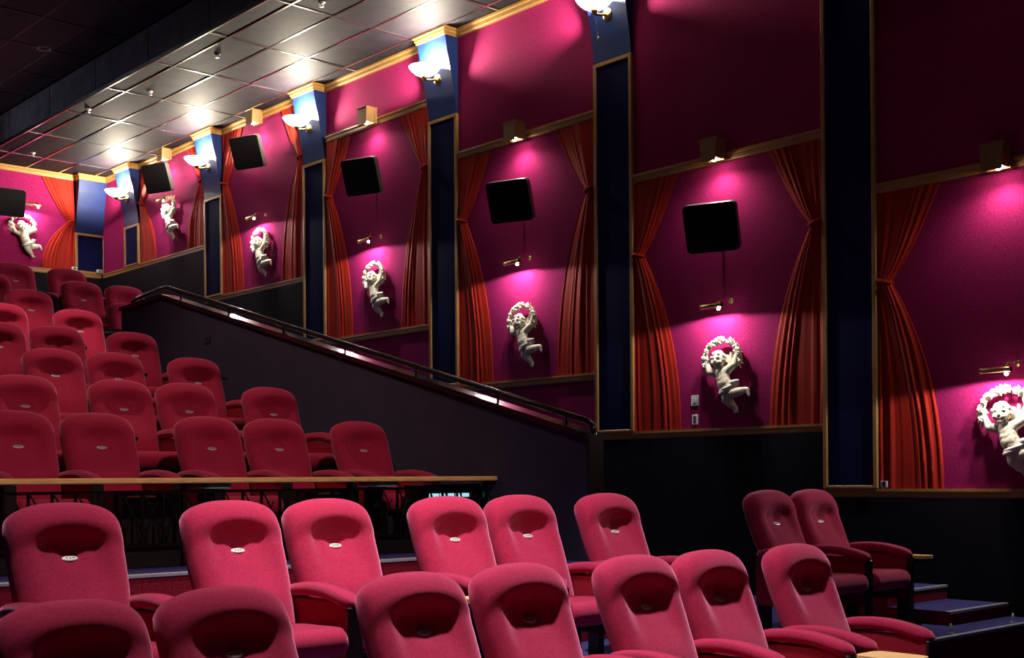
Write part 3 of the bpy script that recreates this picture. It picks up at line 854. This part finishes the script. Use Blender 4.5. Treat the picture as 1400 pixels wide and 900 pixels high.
# ------------------------------------------------------------------ wooden counter with iron balustrade
CYc = 7.70
t = thing('bar_counter', 'long wooden counter rail on iron balustrade before the raised seats', 'counter', (0, CYc, FL[3]))
fz = FL[3]
def Zc(z): return z - fz
obj('counter_top', MB().box(-2.5, 6.79, -.08, .09, Zc(-.020), Zc(.018)).mesh('counter_top', [M_wood], bevel=.012, seg=3), None, t)
obj('top_rail', MB().box(-2.5, 6.74, -.012, .012, Zc(-.085), Zc(-.065)).mesh('top_rail', [M_metal]), None, t)
obj('bottom_rail', MB().box(-2.5, 6.74, -.012, .012, Zc(-.44), Zc(-.42)).mesh('bottom_rail', [M_metal]), None, t)
xk = 6.72; k = 0
bar_me = MB().box(-.008, .008, -.008, .008, Zc(-.43), Zc(-.075)).mesh('baluster', [M_metal])
arc = []
for q in range(9):
    s_ = q / 8; arc.append((.008 + .115 * math.sin(s_ * PI * .5), 0, Zc(-.085 - .345 * s_ ** 1.15)))
arc_me = MB().tube(arc, .006, 6).mesh('scroll', [M_metal])
arc2 = [(.15 - p[0], p[1], p[2]) for p in arc[2:]]
arc2_me = MB().tube(arc2, .006, 6).mesh('scroll', [M_metal])
while xk > .2:
    if k % 9 == 0:
        obj('post', MB().box(xk - .016, xk + .016, -.016, .016, 0, Zc(-.018)).mesh('post', [M_metal]), None, t)
    else:
        obj('baluster', bar_me, None, t, (xk, 0, 0))
    if k % 9 != 8:
        obj('scroll', arc_me, None, t, (xk, 0, 0))
        obj('scroll', arc2_me, None, t, (xk, 0, 0))
    xk -= .15; k += 1
obj('kick_plate', MB().box(-2.5, 6.74, .02, .035, Zc(-.575), Zc(-.44)).mesh('kick_plate', [M_dark]), None, t)

# service cabinet with a strip of lit buttons at the end of the counter
t = thing('service_cabinet', 'low black service cabinet with a strip of glowing pale buttons', 'cabinet', (6.49, 7.96, fz))
obj('body', MB().box(-.30, .30, -.12, .14, 0, Zc(-.045)).mesh('body', [M_dark], bevel=.008, seg=1), None, t)
obj('edge_strip', MB().box(-.29, .29, -.135, -.118, Zc(-.085), Zc(-.078)).mesh('edge_strip', [M_metal]), None, t)
for k, (x0, x1) in enumerate([(-.26, -.24), (-.215, -.15), (-.135, -.08), (-.05, .01), (.03, .08), (.10, .17)]):
    obj('button', MB().box(x0, x1, -.128, -.119, Zc(-.150), Zc(-.120)).mesh('button', [M_card]), None, t)
obj('knob', MB().lathe([(0, 0), (.012, -.002), (.014, -.012), (.008, -.02), (0, -.022)], 12, (.24, -.12, Zc(-.14)), 'y').mesh('knob', [M_chrome], smooth=True), None, t)
obj('door', MB().box(-.27, .20, -.128, -.118, .04, Zc(-.17)).mesh('door', [M_slot], bevel=.004, seg=1), None, t)
for i, (x, lab) in enumerate([(5.05, 'low black service cabinet behind the middle of the counter'), (3.55, 'low black service cabinet behind the left of the counter')]):
    t = thing('service_cabinet', lab, 'cabinet', (x + .3, 7.98, fz), 0)
    obj('body', MB().box(-.24, .24, -.10, .10, 0, Zc(-.075)).mesh('body', [M_dark], bevel=.008, seg=1), None, t)
    obj('shelf_strip', MB().box(-.16, .05, -.115, -.098, Zc(-.115), Zc(-.10)).mesh('shelf_strip', [M_brass], bevel=.003, seg=1), None, t)
    for kx in (-.20, -.05, .10):
        obj('knob', MB().lathe([(0, 0), (.010, -.002), (.011, -.010), (.006, -.016), (0, -.018)], 10, (kx, -.10, Zc(-.21)), 'y').mesh('knob', [M_chrome], smooth=True), None, t)

# ------------------------------------------------------------------ small fittings
def plate(name, label, cat, loc, rz, w_, h_, extra):
    t = thing(name, label, cat, loc, rz)
    obj('cover', MB().box(-w_, w_, -.010, 0, -h_, h_).mesh('cover', [M_white], bevel=.003, seg=1), None, t)
    if extra == 'switch':
        obj('rocker', MB().box(-w_ * .4, w_ * .4, -.016, -.009, -h_ * .45, h_ * .45).mesh('rocker', [M_white], bevel=.002, seg=1), None, t)
    else:
        for dz in (-.4, .4):
            obj('socket', MB().box(-w_ * .45, w_ * .45, -.013, -.009, h_ * dz - .016, h_ * dz + .016).mesh('socket', [M_slot], bevel=.002, seg=1), None, t)
plate('light_switch', 'white switch plate left of the cherub near the ledge', 'switch', (WX, 8.33, .80), RS, .048, .056, 'switch')
plate('wall_outlet', 'grey outlet just above the ledge below the switch plate', 'outlet', (WX, 8.33, .60), RS, .04, .052, 'outlet')
plate('wall_outlet', 'small white outlet low on the curtain by the right pilaster', 'outlet', (WX - .06, 6.085, -.08), RS, .035, .03, 'outlet')
for i, (x, lab) in enumerate([(9.62, 'small white sensor left of the back wall pilaster'), (10.10, 'small white sensor right of the back wall pilaster')]):
    t = thing('wall_sensor', lab, 'sensor', (x, BY - .05, 3.97), 0)
    obj('cover', MB().box(-.05, .05, -.04, 0, -.03, .03).mesh('cover', [M_white], bevel=.008, seg=2), None, t)
    obj('lens', MB().box(-.025, .025, -.045, -.038, -.012, .012).mesh('lens', [M_slot]), None, t)

for i, (x, y, lab) in enumerate([(8.35, 14.97, 'ceiling sprinkler with dark cup near the third sconce'), (8.41, 17.06, 'small ceiling sprinkler near the second sconce'),
                                 (8.45, 21.59, 'small ceiling sprinkler near the back wall'), (8.39, 12.53, 'ceiling sprinkler at the top edge'), (8.10, 18.5, 'tiny ceiling sprinkler at the soffit edge')]):
    t = thing('ceiling_sprinkler', lab, 'sprinkler', (x, y, CT + .006), 0, 'ceiling sprinklers')
    obj('cup', MB().lathe([(0, 0), (.045, 0), (.045, -.006), (.03, -.02), (.012, -.03), (0, -.03)], 18).mesh('cup', [M_dark if i == 0 else M_chrome], smooth=True), None, t)
    obj('deflector', MB().lathe([(0, -.03), (.006, -.03), (.006, -.05), (.028, -.052), (.028, -.056), (0, -.058)], 14).mesh('deflector', [M_chrome], smooth=True), None, t)

# step marker lights beside the lower right stairs
for i, (x, y, z, lab) in enumerate([(8.75, 4.70, FL[2], 'tiny steel step marker on the violet terrace edge'), (9.75, 4.70, FL[2], 'tiny steel step marker farther right on the terrace edge')]):
    t = thing('step_marker', lab, 'marker', (x, y, z), 0, 'step markers')
    obj('post', MB().tube([(0, 0, 0), (0, 0, .075)], .009, 8).mesh('post', [M_chrome], smooth=True), None, t)
    obj('base', MB().lathe([(0, 0), (.022, 0), (.022, .006), (0, .008)], 14).mesh('base', [M_chrome], smooth=True), None, t)

# ------------------------------------------------------------------ house downlights in the ceiling
def house_light(label, x, y, z, power, cone, aim):
    t = thing('ceiling_downlight', label, 'downlight', (x, y, z), 0, 'ceiling downlights')
    obj('trim_ring', MB().lathe([(.07, .03), (.075, -.002), (.095, -.006), (.10, .0), (.10, .03)], 24).mesh('trim_ring', [M_chrome], smooth=True), None, t)
    obj('lens', MB().lathe([(.0, .012), (.07, .012), (.07, .02), (0, .02)], 20).mesh('lens', [M_bulb if power else M_white]), None, t)
    if power:
        d = (Vector(aim) - Vector((x, y, z))).normalized()
        q = d.to_track_quat('-Z', 'Y').to_euler()
        lamp('house_lamp', 'SPOT', t, (0, 0, -.02), power, (1, .90, .90) if y < 8 and y > 1 else (1, .66, .52), .16, q, math.radians(cone * 2), .7)
    return t
for i, h in enumerate(HOUSE):
    house_light(['ceiling downlight over the left of the nearest rows', 'ceiling downlight over the middle of the nearest rows', 'ceiling downlight over the pair of seats by the wainscot',
                 'ceiling downlight before the nearest rows, aimed at the counter', 'ceiling downlight over the fifth row behind the counter', 'ceiling downlight over the last rows', 'ceiling downlight over the third row behind the counter'][i], *h)
t = house_light('small recessed downlight in the dark upper ceiling', 7.14, 17.8, UZ, 0, 0, None)

# glowing port and lamp added out of view to brighten the upper ceiling
t = thing('added_light_port', 'added glowing port high on the back wall, out of view', 'added light', (4.6, BY - .03, 5.15))
for x0, x1, z0, z1 in ((-.42, .42, .26, .32), (-.42, .42, -.32, -.26), (-.42, -.36, -.26, .26), (.36, .42, -.26, .26)):
    obj('frame', MB().box(x0, x1, -.05, .03, z0, z1).mesh('frame', [M_dark], bevel=.006, seg=1), None, t)
obj('pane', MB().box(-.36, .36, .0, .012, -.26, .26).mesh('pane', [mat('added_port_glow', (.8, .85, .9), .2, emit=(.75, .82, 1.0), estr=.6)]), None, t)
d_ = (Vector((7.9, 18.0, 6.0)) - Vector((4.6, BY - .12, 5.15))).normalized()
lamp('ceiling_fill_lamp', 'SPOT', t, (0, -.09, 0), 110, (.78, .84, 1.0), .12, d_.to_track_quat('-Z', 'Y').to_euler(), math.radians(84), .8)
